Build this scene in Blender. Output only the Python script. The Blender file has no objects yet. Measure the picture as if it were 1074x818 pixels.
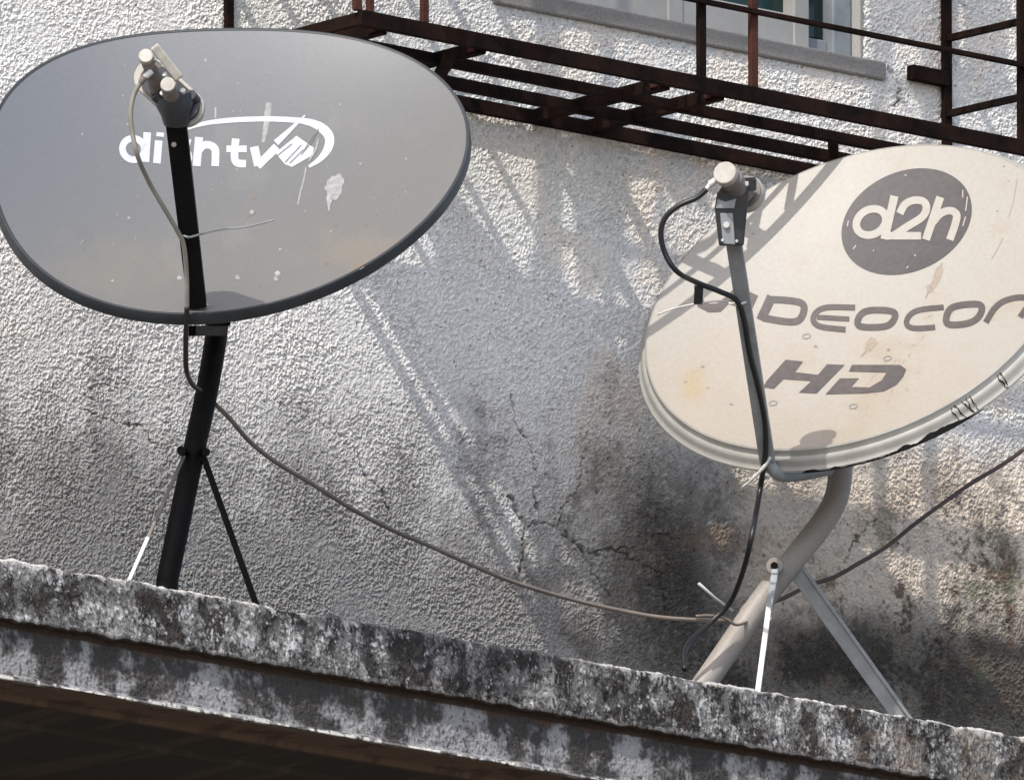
import bpy, bmesh, math, random
import numpy as np
from mathutils import Vector, Matrix
random.seed(7); rng = np.random.default_rng(11)
SC = bpy.context.scene
COL = SC.collection

# ------------------------------------------------------------------ camera
TH, PI_, F, DIST = math.radians(41), math.radians(12.2), 25000.0, 32.5
PX = DIST / F                                   # metres per pixel at the reference distance
fw = Vector((math.sin(TH)*math.cos(PI_), math.cos(TH)*math.cos(PI_), math.sin(PI_)))
rt = Vector((math.cos(TH), -math.sin(TH), 0))
up = rt.cross(fw).normalized()
REF = Vector((0, 0, 8.5))
CAM = REF - fw*DIST
cd = bpy.data.cameras.new('camera'); cam = bpy.data.objects.new('camera', cd); COL.objects.link(cam)
cd.sensor_width = 36; cd.lens = 36*F/1074; cd.clip_end = 800; cd.clip_start = .5
cam.matrix_world = Matrix((( rt.x, up.x, -fw.x, CAM.x), (rt.y, up.y, -fw.y, CAM.y), (rt.z, up.z, -fw.z, CAM.z), (0, 0, 0, 1)))
SC.camera = cam

def ray(px, py):
    return (fw + rt*((px-537)/F) + up*((409-py)/F))
def at(px, py, D=0.0):                           # point seen there, D metres out from the wall
    d = ray(px, py)
    return CAM + d*((-D-CAM.y)/d.y)
def proj(p):
    v = p - CAM; z = v.dot(fw)
    return 537 + F*v.dot(rt)/z, 409 - F*v.dot(up)/z
K = 2.6
SUN = Vector((0.792*K, 1, -K))                   # unnormalised travel direction of sunlight
SUNN = SUN.normalized()

# ------------------------------------------------------------------ materials
def mat(name, col, rough=.6, metal=0, bump=0, bscale=200, var=0, vscale=8, col2=None, spec=.5, vcol=None, detail=6, fine=0, fscale=260):
    m = bpy.data.materials.new(name); m.use_nodes = True
    n = m.node_tree.nodes; l = m.node_tree.links; b = n['Principled BSDF']
    b.inputs['Base Color'].default_value = (*col, 1); b.inputs['Roughness'].default_value = rough
    b.inputs['Metallic'].default_value = metal; b.inputs['Specular IOR Level'].default_value = spec
    tc = n.new('ShaderNodeTexCoord')
    src = None
    if vcol:
        a = n.new('ShaderNodeAttribute'); a.attribute_name = vcol; src = a.outputs['Color']
    if var:
        t = n.new('ShaderNodeTexNoise'); t.inputs['Scale'].default_value = vscale; t.inputs['Detail'].default_value = detail
        t.inputs['Roughness'].default_value = .65
        l.new(tc.outputs['Object'], t.inputs['Vector'])
        r = n.new('ShaderNodeMapRange'); r.inputs['From Min'].default_value = .35; r.inputs['From Max'].default_value = .7
        l.new(t.outputs['Fac'], r.inputs['Value'])
        x = n.new('ShaderNodeMix'); x.data_type = 'RGBA'
        c2 = col2 or tuple(c*(1-var) for c in col)
        x.inputs['A'].default_value = (*col, 1); x.inputs['B'].default_value = (*c2, 1)
        if src: l.new(src, x.inputs['A'])
        mm = n.new('ShaderNodeMath'); mm.operation = 'MULTIPLY'; mm.inputs[1].default_value = var if col2 else 1
        l.new(r.outputs['Result'], mm.inputs[0]); l.new(mm.outputs[0], x.inputs['Factor'])
        src = x.outputs['Result']
        rr = n.new('ShaderNodeMapRange'); rr.inputs['To Min'].default_value = max(.05, rough-.08); rr.inputs['To Max'].default_value = min(1, rough+.15)
        l.new(t.outputs['Fac'], rr.inputs['Value']); l.new(rr.outputs['Result'], b.inputs['Roughness'])
    if fine:
        t = n.new('ShaderNodeTexNoise'); t.inputs['Scale'].default_value = fscale; t.inputs['Detail'].default_value = 3
        l.new(tc.outputs['Object'], t.inputs['Vector'])
        r = n.new('ShaderNodeMapRange'); r.inputs['From Min'].default_value = .3; r.inputs['From Max'].default_value = .7
        r.inputs['To Min'].default_value = 1-fine; r.inputs['To Max'].default_value = 1+fine; l.new(t.outputs['Fac'], r.inputs['Value'])
        x = n.new('ShaderNodeVectorMath'); x.operation = 'SCALE'; l.new(r.outputs['Result'], x.inputs['Scale'])
        if src: l.new(src, x.inputs[0])
        else: x.inputs[0].default_value = col
        src = x.outputs[0]
    if src: l.new(src, b.inputs['Base Color'])
    if bump:
        t = n.new('ShaderNodeTexNoise'); t.inputs['Scale'].default_value = bscale; t.inputs['Detail'].default_value = 4
        l.new(tc.outputs['Object'], t.inputs['Vector'])
        bp = n.new('ShaderNodeBump'); bp.inputs['Strength'].default_value = bump; bp.inputs['Distance'].default_value = .002
        l.new(t.outputs['Fac'], bp.inputs['Height']); l.new(bp.outputs['Normal'], b.inputs['Normal'])
    return m
M = dict(
 wall=mat('roughcast_plaster', (.6,.59,.57), 1, spec=.0, vcol='Col', bump=.35, bscale=700),
 ledge=mat('weathered_concrete', (.3,.3,.3), 1, spec=.0, vcol='Col', bump=.35, bscale=500),
 grey=mat('grey_dish_paint', (.14,.146,.155), .40, vcol='Col', bump=.04, bscale=120, fine=.05, fscale=190),
 greyflat=mat('grey_scratch', (.14,.146,.155), .5),
 greyrim=mat('dark_rim_paint', (.026,.031,.037), .45, var=.4, vscale=30),
 cream=mat('cream_dish_paint', (.375,.345,.305), .45, vcol='Col', bump=.04, bscale=120, fine=.045, fscale=170),
 creamflat=mat('cream_print', (.362,.343,.308), .5, fine=.06, fscale=90),
 creamrim=mat('cream_rim_paint', (.34,.335,.31), .5, var=.5, vscale=25, col2=(.2,.195,.17)),
 rustspot=mat('faded_rust_spot', (.17,.135,.105), .8), black=mat('black_pole_paint', (.007,.007,.0075), .5, spec=.12, var=.5, vscale=40),
 mast2=mat('grey_cream_pole_paint', (.33,.30,.272), .5, fine=.08, var=.5, vscale=14, col2=(.22,.20,.175)),
 galv=mat('dull_galvanised_steel', (.30,.32,.33), .55, metal=.1, var=.35, vscale=30),
 arm2=mat('grey_arm_paint', (.30,.315,.325), .5, var=.35, vscale=30),
 bright=mat('bright_galvanised_steel', (.72,.71,.69), .45, var=.3, vscale=30),
 plastic=mat('cream_plastic', (.45,.43,.38), .45, var=.3, vscale=60),
 browngrey=mat('grey_brown_plastic', (.22,.19,.17), .5, var=.4, vscale=60),
 blackpl=mat('black_plastic', (.03,.032,.036), .38, var=.3, vscale=60),
 rust=mat('rusty_dark_iron', spec=.05, col=(.0065,.0048,.0045), rough=.85, var=.85, vscale=22, col2=(.027,.0135,.0095), bump=.4, bscale=160),
 rustred=mat('rust_red_iron', spec=.1, col=(.075,.030,.022), rough=.8, var=.6, vscale=30, col2=(.02,.010,.008), bump=.4, bscale=160),
 ink=mat('grey_logo_print', (.078,.071,.069), .5, fine=.16, fscale=120, var=.5, vscale=18, col2=(.108,.087,.079)),
 badge=mat('grey_badge_print', (.066,.061,.064), .5, fine=.12, fscale=120, var=.5, vscale=18, col2=(.088,.078,.077)),
 white=mat('white_logo_print', (.46,.48,.51), .5, fine=.1, fscale=200, var=.5, vscale=40, col2=(.33,.345,.38)),
 dropping=mat('pale_dropping', (.32,.32,.315), .8, var=.9, vscale=110, col2=(.17,.175,.18)),
 stain=mat('brown_stain', (.27,.225,.175), .8, var=.9, vscale=120, col2=(.34,.29,.24)),
 yellow=mat('yellow_stain', (.375,.315,.225), .6),
 greyprint=mat('faint_print', (.2,.205,.2), .6),
 cableb=mat('black_cable_sheath', (.012,.012,.013), .4),
 cablebr=mat('brown_cable_sheath', (.15,.125,.105), .6, var=.6, vscale=9, col2=(.36,.29,.24)),
 cabledk=mat('dark_brown_cable_sheath', (.06,.04,.032), .6, var=.6, vscale=9, col2=(.2,.12,.09)),
 cablegr=mat('beige_cable_sheath', (.30,.28,.24), .5, var=.5, vscale=20, col2=(.14,.12,.1)),
 sill=mat('sill_stone', (.28,.26,.24), .9, spec=.1, fine=.15, var=.6, vscale=14, col2=(.21,.20,.19), bump=.3, bscale=150),
 alu=mat('painted_window_frame', (.34,.34,.33), .6, var=.6, vscale=12, col2=(.22,.215,.20)),
 alublue=mat('bluish_window_frame', (.25,.28,.31), .6, var=.5, vscale=12),
 glass=mat('dark_window_glass', (.006,.022,.02), .12),
 bluedark=mat('dark_gap', (.01,.012,.02), .6),
 shadow_caster=mat('shadow_sheet_fabric', (.35,.36,.40), .9, var=.3, vscale=6, bump=.2, bscale=300),
 ground=mat('dusty_ground', (.22,.20,.17), .95, var=.4, vscale=.6, bump=.3, bscale=8),
)

# ------------------------------------------------------------------ object helpers
def tag(o, label=None, cat=None, group=None, kind=None):
    if label: o['label'] = label
    if cat: o['category'] = cat
    if group: o['group'] = group
    if kind: o['kind'] = kind
    return o
def thing(name, label, cat, loc, group=None):
    o = bpy.data.objects.new(name, None); COL.objects.link(o); o.location = loc; o.empty_display_size = .05
    return tag(o, label, cat, group)
def origin(o):
    v = Vector((0, 0, 0))
    while o is not None: v = v + Vector(o.location); o = o.parent
    return v
class MB:
    """collects shapes in world coordinates; build() links them as ONE mesh object"""
    def __init__(s): s.v = []; s.f = []
    def add(s, vs, fs):
        k = len(s.v); s.v += [Vector(v) for v in vs]; s.f += [tuple(i+k for i in f) for f in fs]; return s
    def box(s, c, ax, ay, az, hx, hy, hz, tx=1, ty=1):
        vs = []
        for k in (-1, 1):
            sx, sy = (1, 1) if k < 0 else (tx, ty)
            for i, j in ((-1,-1), (1,-1), (1,1), (-1,1)):
                vs.append(c + ax*(i*hx*sx) + ay*(j*hy*sy) + az*(k*hz))
        return s.add(vs, [(3,2,1,0), (4,5,6,7), (0,1,5,4), (1,2,6,5), (2,3,7,6), (3,0,4,7)])
    def wbox(s, p0, p1):
        c = (Vector(p0)+Vector(p1))/2; h = (Vector(p1)-Vector(p0))/2
        return s.box(c, Vector((1,0,0)), Vector((0,1,0)), Vector((0,0,1)), abs(h.x), abs(h.y), abs(h.z))
    def bar(s, a, b, w, h, side, w2=None, h2=None):      # rectangular bar a->b, width along side
        z = (b-a).normalized(); x = (side - z*side.dot(z)).normalized(); y = z.cross(x)
        return s.box((a+b)/2, x, y, z, w/2, h/2, (b-a).length/2, (w2 or w)/w, (h2 or h)/h)
    def tube(s, pts, rad, seg=10, cap=True):
        pts = [Vector(p) for p in pts]
        if not hasattr(rad, '__len__'): rad = [rad]*len(pts)
        prev = None; vs = []; n = len(pts)
        for i, p in enumerate(pts):
            t = (pts[min(i+1, n-1)] - pts[max(i-1, 0)]).normalized()
            if prev is None:
                prev = t.orthogonal().normalized()
            prev = (prev - t*prev.dot(t)).normalized(); q = t.cross(prev)
            for k in range(seg):
                a = 2*math.pi*k/seg; vs.append(p + (prev*math.cos(a) + q*math.sin(a))*rad[i])
        fs = [(i*seg+k, i*seg+(k+1)%seg, (i+1)*seg+(k+1)%seg, (i+1)*seg+k) for i in range(n-1) for k in range(seg)]
        if cap: fs += [tuple(range(seg))[::-1], tuple((n-1)*seg+k for k in range(seg))]
        return s.add(vs, fs)
    def prism(s, poly, dirv):                            # polygon (3-D points) pushed along dirv
        n = len(poly); vs = list(poly) + [p + dirv for p in poly]
        return s.add(vs, [tuple(range(n)), tuple(range(2*n-1, n-1, -1))] + [(i, (i+1) % n + 0, (i+1) % n + n, i+n)[::-1] for i in range(n)])
    def build(s, name, m, parent=None, smooth=False, bevel=0, bseg=2):
        me = bpy.data.meshes.new(name); o = bpy.data.objects.new(name, me); COL.objects.link(o)
        if parent is not None:
            off = origin(parent); o.parent = parent
        else:
            off = Vector(s.v[0]) if s.v else Vector(); off = Vector((sum(v.x for v in s.v)/len(s.v), sum(v.y for v in s.v)/len(s.v), min(v.z for v in s.v))); o.location = off
        me.from_pydata([v-off for v in s.v], [], s.f)
        me.materials.append(m); me.validate()
        bm = bmesh.new(); bm.from_mesh(me); bmesh.ops.recalc_face_normals(bm, faces=bm.faces); bm.to_mesh(me); bm.free()
        if smooth is True: me.polygons.foreach_set('use_smooth', [True]*len(me.polygons))
        if smooth == 'auto':
            me.polygons.foreach_set('use_smooth', [True]*len(me.polygons))
            bm = bmesh.new(); bm.from_mesh(me)
            for e in bm.edges:
                if len(e.link_faces) == 2 and e.calc_face_angle(0) > math.radians(38): e.smooth = False
            bm.to_mesh(me); bm.free()
        if bevel:
            bv = o.modifiers.new('bevel', 'BEVEL'); bv.width = bevel; bv.segments = bseg; bv.limit_method = 'ANGLE'
        return o
def smooth_path(P, n=8):                                 # Catmull-Rom
    P = [Vector(p) for p in P]; Q = [P[0]*2-P[1]] + P + [P[-1]*2-P[-2]]; out = []
    for i in range(1, len(Q)-2):
        for k in range(n):
            t = k/n; a, b, c, d = Q[i-1], Q[i], Q[i+1], Q[i+2]
            out.append(.5*((2*b) + (c-a)*t + (2*a-5*b+4*c-d)*t*t + (3*b-a-3*c+d)*t**3))
    out.append(P[-1]); return out
def campt(base, dx, dy, dz=0):                           # step from a point: right, down, and metres towards the street
    k = (base-CAM).dot(fw)/F
    return base + rt*(dx*k) - up*(dy*k) - fw*dz

# ------------------------------------------------------------------ noise fields
def fld(shape, cell, lo, hi, ay=1):
    """band-limited noise; features between lo and hi metres, grid spacing cell"""
    h, w = shape; g = rng.standard_normal((h, w)); G = np.fft.rfft2(g)
    fy = np.fft.fftfreq(h, cell)[:, None]; fx = np.fft.rfftfreq(w, cell)[None, :]; f = np.hypot(fy*ay, fx)
    G *= np.exp(-(f*lo)**2*2.2) * (1-np.exp(-(f*hi)**2*2.2))
    o = np.fft.irfft2(G, s=(h, w)); return o/o.std()
def fbm(shape, cell, size, octs=5, gain=.55, ay=1):
    o = np.zeros(shape); a = 1
    for k in range(octs):
        s = size/2**k
        if s < cell: break
        o += a*fld(shape, cell, s*.5, s*2, ay); a *= gain
    return o/o.std()
def sst(x, a, b):
    t = np.clip((x-a)/(b-a), 0, 1); return t*t*(3-2*t)
def mix(c, d, m): return c*(1-m[..., None]) + np.array(d)*m[..., None]
def projn(X, Y, Z):
    vx, vy, vz = X-CAM.x, Y-CAM.y, Z-CAM.z
    z = vx*fw.x+vy*fw.y+vz*fw.z
    return 537+F*(vx*rt.x+vy*rt.y+vz*rt.z)/z, 409-F*(vx*up.x+vy*up.y+vz*up.z)/z
def gridobj(name, X, Y, Z, colr, m, parent, keep=None, smooth=False):
    h, w = X.shape; off = origin(parent)
    V = np.stack([X-off.x, Y-off.y, Z-off.z], -1).reshape(-1, 3).astype(np.float32)
    I = np.arange(h*w).reshape(h, w)
    Q = np.stack([I[:-1,:-1], I[:-1,1:], I[1:,1:], I[1:,:-1]], -1)
    Q = Q[keep] if keep is not None else Q.reshape(-1, 4)
    Q = Q.reshape(-1, 4).astype(np.int32)
    me = bpy.data.meshes.new(name); me.vertices.add(len(V)); me.vertices.foreach_set('co', V.ravel())
    me.loops.add(Q.size); me.loops.foreach_set('vertex_index', Q.ravel())
    me.polygons.add(len(Q)); me.polygons.foreach_set('loop_start', np.arange(0, Q.size, 4, dtype=np.int32))
    me.polygons.foreach_set('use_smooth', np.full(len(Q), smooth))
    me.update(calc_edges=True); me.validate()
    ca = me.color_attributes.new('Col', 'FLOAT_COLOR', 'POINT')
    C4 = np.ones((h*w, 4), np.float32); C4[:, :3] = np.clip(colr, 0.01, .95).reshape(-1, 3); ca.data.foreach_set('color', C4.ravel())
    me.materials.append(m); o = bpy.data.objects.new(name, me); COL.objects.link(o); o.parent = parent
    return o
def colour_mesh(o, c):
    ca = o.data.color_attributes.new('Col', 'FLOAT_COLOR', 'POINT')
    ca.data.foreach_set('color', np.tile(np.array([*c, 1], np.float32), len(o.data.vertices)))
def polydist(PX_, PY_, pts):
    d = np.full(PX_.shape, 1e9)
    for (ax, ay), (bx, by) in zip(pts[:-1], pts[1:]):
        ux, uy = bx-ax, by-ay; t = np.clip(((PX_-ax)*ux+(PY_-ay)*uy)/(ux*ux+uy*uy), 0, 1)
        d = np.minimum(d, np.hypot(PX_-ax-t*ux, PY_-ay-t*uy))
    return d

def outer_mat(name, base, dark, z0, z1, scale, strength, dist):       # same plaster beyond the modelled patch
    m = mat(name, base, 1, spec=0); n = m.node_tree.nodes; l = m.node_tree.links; b = n['Principled BSDF']
    g = n.new('ShaderNodeNewGeometry'); sp = n.new('ShaderNodeSeparateXYZ'); l.new(g.outputs['Position'], sp.inputs[0])
    big = n.new('ShaderNodeTexNoise'); big.inputs['Scale'].default_value = 5; big.inputs['Detail'].default_value = 8; big.inputs['Roughness'].default_value = .7; l.new(g.outputs['Position'], big.inputs['Vector'])
    ad = n.new('ShaderNodeMath'); ad.operation = 'MULTIPLY_ADD'; ad.inputs[1].default_value = .45*(z1-z0)*2; l.new(big.outputs['Fac'], ad.inputs[0]); l.new(sp.outputs['Z'], ad.inputs[2])
    mr = n.new('ShaderNodeMapRange'); mr.inputs['From Min'].default_value = z0+.3*(z1-z0); mr.inputs['From Max'].default_value = z1+.45*(z1-z0); l.new(ad.outputs[0], mr.inputs['Value'])
    mx = n.new('ShaderNodeMix'); mx.data_type = 'RGBA'; mx.inputs['A'].default_value = (*dark, 1); mx.inputs['B'].default_value = (*base, 1); l.new(mr.outputs['Result'], mx.inputs['Factor'])
    gr_ = n.new('ShaderNodeTexNoise'); gr_.inputs['Scale'].default_value = scale; gr_.inputs['Detail'].default_value = 3; l.new(g.outputs['Position'], gr_.inputs['Vector'])
    bp = n.new('ShaderNodeBump'); bp.inputs['Strength'].default_value = strength; bp.inputs['Distance'].default_value = dist; l.new(gr_.outputs['Fac'], bp.inputs['Height'])
    l.new(bp.outputs['Normal'], b.inputs['Normal']); l.new(mx.outputs['Result'], b.inputs['Base Color']); return m
# ------------------------------------------------------------------ ground
g = MB().add([(-60,-90,0), (90,-90,0), (90,60,0), (-60,60,0)], [(0,1,2,3)]).build('ground', M['ground']); tag(g, kind='structure')

# ------------------------------------------------------------------ building: wall, ledge, window
W = .60                                                  # ledge depth
bld = thing('building', 'weathered roughcast plaster building wall with a stained concrete ledge and a window', 'building', (0, .2, 0))
zled = at(537, 676, W).z
xa, xb = at(-230, 400).x, at(1330, 400).x
win_x1 = at(905, 30).x; sill_z0 = at(845, 68, .007).z; sill_z1 = sill_z0 + .026
win_x0 = at(480, 0).x
c = .0018
z_hi = at(537, -190).z; z_lo = zled - .06
nx, nz = int((xb-xa)/c), int((z_hi-z_lo)/c)
X, Z = np.meshgrid(xa + np.arange(nx)*c, z_lo + np.arange(nz)*c)
PXm, PYm = projn(X, 0*X, Z)
shp = X.shape
grain = fld(shp, c, .0032, .0095); grain2 = fld(shp, c, .007, .02); low = fld(shp, c, .05, .3)
amp = 1 + .28*fbm(shp, c, .15, 3)
amp = np.clip(amp, .35, 1.6)
gb_ = fld(shp, c, .0022, .0075); peb = np.clip(grain*.6+gb_*.6+.25*grain2+.12, 0, None); peb = peb/(peb+.55)
fine_ = rng.standard_normal(shp)
hgt = peb*.0020*amp + grain2*.00018 + fine_*.00010 + low*.00018
# worn, smoother plaster in the middle
smooth_m = sst(PXm + 60*fbm(shp, c, .2, 3), 640, 740) * sst(PYm + 40*low, 330, 420)

# pits
pn = fld(shp, c, .0035, .010); pits = sst(pn+.3*amp, 2.45, 2.95)
hgt -= pits*.0025
# cracks
cr = np.zeros(shp); n_cr = fbm(shp, c, .03, 3)
wob = 1.3*fld(shp, c, .008, .03)
for pts, wd in (([(534,520),(552,553),(566,547),(584,553),(616,579),(644,577)], 1.5), ([(552,553),(549,575),(546,600)], 1.2), ([(566,547),(560,520),(563,500),(556,470),(540,440),(536,415)], .8), ([(644,577),(668,572),(690,560),(716,566)], .8), ([(584,553),(592,530),(606,512),(612,480)], .7), ([(330,440),(352,455),(372,470),(384,500),(402,515),(410,545)], .8), ([(90,430),(120,442),(150,446),(164,470)], .7),
                
                ([(644,577),(690,600),(700,640)], 1.0), ([(600,560),(622,600),(640,625)], .9), ([(930,70),(938,78),(944,95),(940,110)], 1.2),
                ([(885,590),(900,560),(918,545)], 1.0),
                ):
    cr = np.maximum(cr, (1-sst(polydist(PXm+wob, PYm+wob[::-1], pts), wd*.5, wd*1.5))*(.55+.45*sst(n_cr, -.8, .6)))
hgt -= cr*.003
edge = np.minimum.reduce([sst(X, xa, xa+.03), 1-sst(X, xa+(nx-1)*c-.03, xa+(nx-1)*c), 1-sst(Z, z_lo+(nz-1)*c-.03, z_lo+(nz-1)*c)])
hgt *= edge
# colour: old whitewash with soot, algae and rust, some sun and shade painted in
n1, n2, n3 = fbm(shp, c, .18), fbm(shp, c, .05), fbm(shp, c, .015, 4); n4 = fbm(shp, c, .16, 5, .62, 5)
col = np.ones(shp+(3,))*np.array((.765,.745,.71))
col *= ((1 + .035*n2 + .02*n3)*(.86+.16*sst(peb, .02, .35)))[..., None]
warm = sst(n1, -.4, 1.4)*.7*sst(PXm, 430, 640); col = mix(col, (.80,.72,.63), warm)
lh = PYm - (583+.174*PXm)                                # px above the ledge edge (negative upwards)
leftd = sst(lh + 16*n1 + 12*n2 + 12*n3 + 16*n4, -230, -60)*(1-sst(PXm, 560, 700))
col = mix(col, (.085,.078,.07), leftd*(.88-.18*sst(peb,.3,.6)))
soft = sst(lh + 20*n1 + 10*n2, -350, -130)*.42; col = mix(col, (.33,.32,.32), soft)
lit_patch = (1-sst(np.hypot((PXm-865)/150, (PYm-560)/95)+.12*n1+.06*n3, .75, 1.2)); col = mix(col, (.78,.66,.53), sst(PXm, 720, 800)*sst(PYm, 450, 510)*.85)  # warm light tone where the sunlit patch lies, sunlight painted into the colour
midd = (1-.85*lit_patch)*sst(PXm + 50*n1, 560, 690)*sst(lh + 22*n1 + 16*n2 + 10*n3 + 22*n4, -280, -50)
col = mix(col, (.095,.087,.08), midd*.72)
blob = 1-sst(np.hypot((PXm-705)/75, (PYm-610)/130) + .18*n1 + .1*n3, .25, 1.35); col = mix(col, (.055,.05,.046), blob*.8)  # dark core is dirt together with shade painted into the colour
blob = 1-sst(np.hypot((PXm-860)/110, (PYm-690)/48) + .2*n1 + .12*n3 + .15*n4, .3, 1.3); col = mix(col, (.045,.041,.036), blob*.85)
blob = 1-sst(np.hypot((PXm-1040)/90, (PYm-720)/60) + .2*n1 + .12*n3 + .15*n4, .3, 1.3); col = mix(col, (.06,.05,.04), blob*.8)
rb = sst(n2*.5+n4*.6+n1*.4+.3*n3, .5, 1.4)*sst(PXm, 780, 930)*sst(PYm, 480, 620); col = mix(col, (.15,.085,.05), rb*.75)
gb = sst(-n2*.5+n4*.4+n1*.5+.3*n3, .35, 1.2)*sst(PXm, 820, 940)*sst(PYm, 470, 580); col = mix(col, (.15,.155,.10), gb*.65)
dk = (1-.8*lit_patch)*sst(-n1*.5+n3*.3+n2*.3+n4*.7, .5, 1.5)*sst(PXm, 860, 960)*sst(PYm, 430, 560); col = mix(col, (.07,.062,.058), dk*.7)
bz = 1-sst(np.hypot((PXm-760)/50, (PYm-565)/14)+.2*n3, .6, 1.2); col = mix(col, (.28,.19,.12), bz*.4)
st = sst(n3+.6*n2, 1.1, 2.2); col = mix(col, (.22,.2,.19), st*.35)
col = mix(col, (.06,.055,.05), np.clip(pits*.6+cr*.75, 0, 1))
ii, jj = np.meshgrid(np.arange(nz-1), np.arange(nx-1), indexing='ij')
xc_ = xa+(jj+.5)*c; zc_ = z_lo+(ii+.5)*c
keep = ~((xc_ > win_x0) & (xc_ < win_x1) & (zc_ > sill_z0+.012))
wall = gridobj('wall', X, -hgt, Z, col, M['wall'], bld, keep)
xe, ze = xa+(nx-1)*c, z_lo+(nz-1)*c
ow = MB()
ow.add([(-9,0,0),(xa,0,0),(xa,0,ze),(xa,0,16),(-9,0,16)], [(0,1,2,3,4)])
ow.add([(xe,0,0),(12,0,0),(12,0,16),(xe,0,16)], [(0,1,2,3)])
ow.add([(xa,0,0),(xe,0,0),(xe,0,z_lo),(xa,0,z_lo)], [(0,1,2,3)])
wt = ze+.75
ow.add([(xa,0,ze),(win_x0,0,ze),(win_x0,0,wt),(xa,0,wt)], [(0,1,2,3)])
ow.add([(win_x1,0,ze),(xe,0,ze),(xe,0,wt),(win_x1,0,wt)], [(0,1,2,3)])
ow.add([(xa,0,wt),(xe,0,wt),(xe,0,16),(xa,0,16)], [(0,1,2,3)])
ow.add([(-9,0,16),(12,0,16),(12,8,16),(-9,8,16)], [(0,1,2,3)])
M['outer'] = outer_mat('plain_roughcast', (.66,.645,.615), (.10,.092,.082), zled, zled+.42, 95, 1.0, .006); M['ledge_outer'] = outer_mat('plain_ledge_concrete', (.20,.195,.19), (.045,.042,.04), zled-.22, zled+.10, 60, 1.0, .004)
o = ow.build('outer_wall', M['outer'], bld)
# window reveal
rv = MB(); dr = .10; zs = sill_z0+.012
rv.wbox((win_x1+.0005,.006,zs), (win_x1+.02,dr+.02,wt)); rv.wbox((win_x0-.02,.006,zs), (win_x0-.0005,dr+.02,wt)); rv.wbox((win_x0-.02,.006,wt), (win_x1+.02,dr+.02,wt+.02))
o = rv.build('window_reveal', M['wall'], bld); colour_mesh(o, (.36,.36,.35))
sx1 = at(930, 76, .007).x; sx0 = at(520, 0, .007).x
sb = MB().wbox((sx0,-.007,sill_z0), (sx1,dr,sill_z1)); sb.build('window_sill', M['sill'], bld, bevel=.003)
wn = MB().wbox((win_x0,dr-.01,zs), (win_x1,dr,wt)).build('window', M['bluedark'], bld)
Dw = -.022
def wx(px, D=Dw): return at(px, 20, D).x
fr = MB(); z0 = sill_z1+.0005; yb, yf = .055, .022
fr.wbox((win_x0+.001, yf, z0), (wx(848), yb, z0+.050))
fr.wbox((wx(832), yf-.002, z0+.001), (wx(848), yb, wt-.001)); fr.wbox((wx(700), yf-.002, z0+.001), (wx(716), yb, wt-.001))
fr.build('window_frame', M['alu'], wn, bevel=.002)
f2 = MB().wbox((wx(874), yf, z0), (wx(893), yb, wt-.001)); f2.wbox((wx(849), yf+.012, z0), (wx(874), yb, z0+.026)); f2.build('window_frame', M['alublue'], wn, bevel=.002)
MB().wbox((win_x0+.002, yb-.012, z0+.03), (wx(873), yb-.006, wt-.002)).build('pane', M['glass'], wn)

# ledge: profile swept along the wall
c2 = .0016
xs = np.arange(at(-200, 600, W).x, at(1290, 780, W).x, c2)
prof = [(0.02, 0), (W-.06, 0.0), (W-.004, -.003), (W, -.006), (W-.001, -.078), (W-.003, -.082), (W-.016, -.083), (W-.017, -.090), (W-.016, -.152), (W-.006, -.156), (W-.005, -.161), (W-.012, -.163), (W-.075, -.163), (W-.078, -.170), (W-.17, -.172), (W-.172, -.180), (W-.30, -.181), (0.02, -.181)]
P = []; 
for (a, b), (a2, b2) in zip(prof[:-1], prof[1:]):
    L = math.hypot(a2-a, b2-b); step = c2 if (a > W-.02 or a2 > W-.02) and L < .2 else .012
    n = max(1, int(L/step))
    if L > .2: n = 40
    for k in range(n): P.append((a+(a2-a)*k/n, b+(b2-b)*k/n))
P.append(prof[-1]); P = np.array(P); s_arc = np.r_[0, np.cumsum(np.hypot(*np.diff(P, axis=0).T))]
T = np.gradient(P, axis=0); T /= np.linalg.norm(T, axis=1)[:, None]+1e-9; N = np.stack([-T[:, 1], T[:, 0]], 1)  # outward (D,z)
shp = (len(P), len(xs))
Dg = np.repeat(P[:, :1], len(xs), 1); Zg = np.repeat(P[:, 1:], len(xs), 1); Xg = np.repeat(xs[None], len(P), 0)
e1 = fld(shp, c2, .004, .012); e2 = fld(shp, c2, .010, .04); e3 = fbm(shp, c2, .10, 5); e4 = fbm(shp, c2, .026, 4, .7, 1.6); e6 = fbm(shp, c2, .009, 3, .8, 1.5); e7 = fbm(shp, c2, .07, 5, .6, 1.3); e8 = fbm(shp, c2, .07, 4, .6, 4)
band1 = ((P[:, 0] > W-.03) & (P[:, 1] > -.0825))[:, None]*np.ones(shp)
band2 = ((P[:, 1] <= -.083) & (P[:, 1] > -.158))[:, None]*np.ones(shp)
face = ((P[:, 0] > W-.08) & (P[:, 1] > -.1635))[:, None]
pxl, _ = projn(Xg, -Dg, Zg+zled)
rough = sst(-pxl, -330, -250)*.0 + 1
disp = band1*(np.tanh(e1)*.00022 + e2*.0003 + np.tanh(6*(e4+.4*e3))*.00045 + e3*.0004)*(1+.5*sst(pxl, 300, 420)*(1-sst(pxl, 560, 680))) + band2*(e1*.0003+e3*.0008) + (1-band1)*(1-band2)*.0006*e3*face
top_er = fld((1, len(xs)), c2, .03, .2)*.0008 + fld((1, len(xs)), c2, .006, .02)*.0002
wtop = np.clip(1-(-Zg)/.03, 0, 1)*(Dg > W-.08)
Ng = N[:, :, None]
Dp = Dg + Ng[:, 0]*disp; Zp = Zg + Ng[:, 1]*disp + wtop*top_er + wtop*(-.004*np.exp(-((pxl-300)/30)**2))
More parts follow.
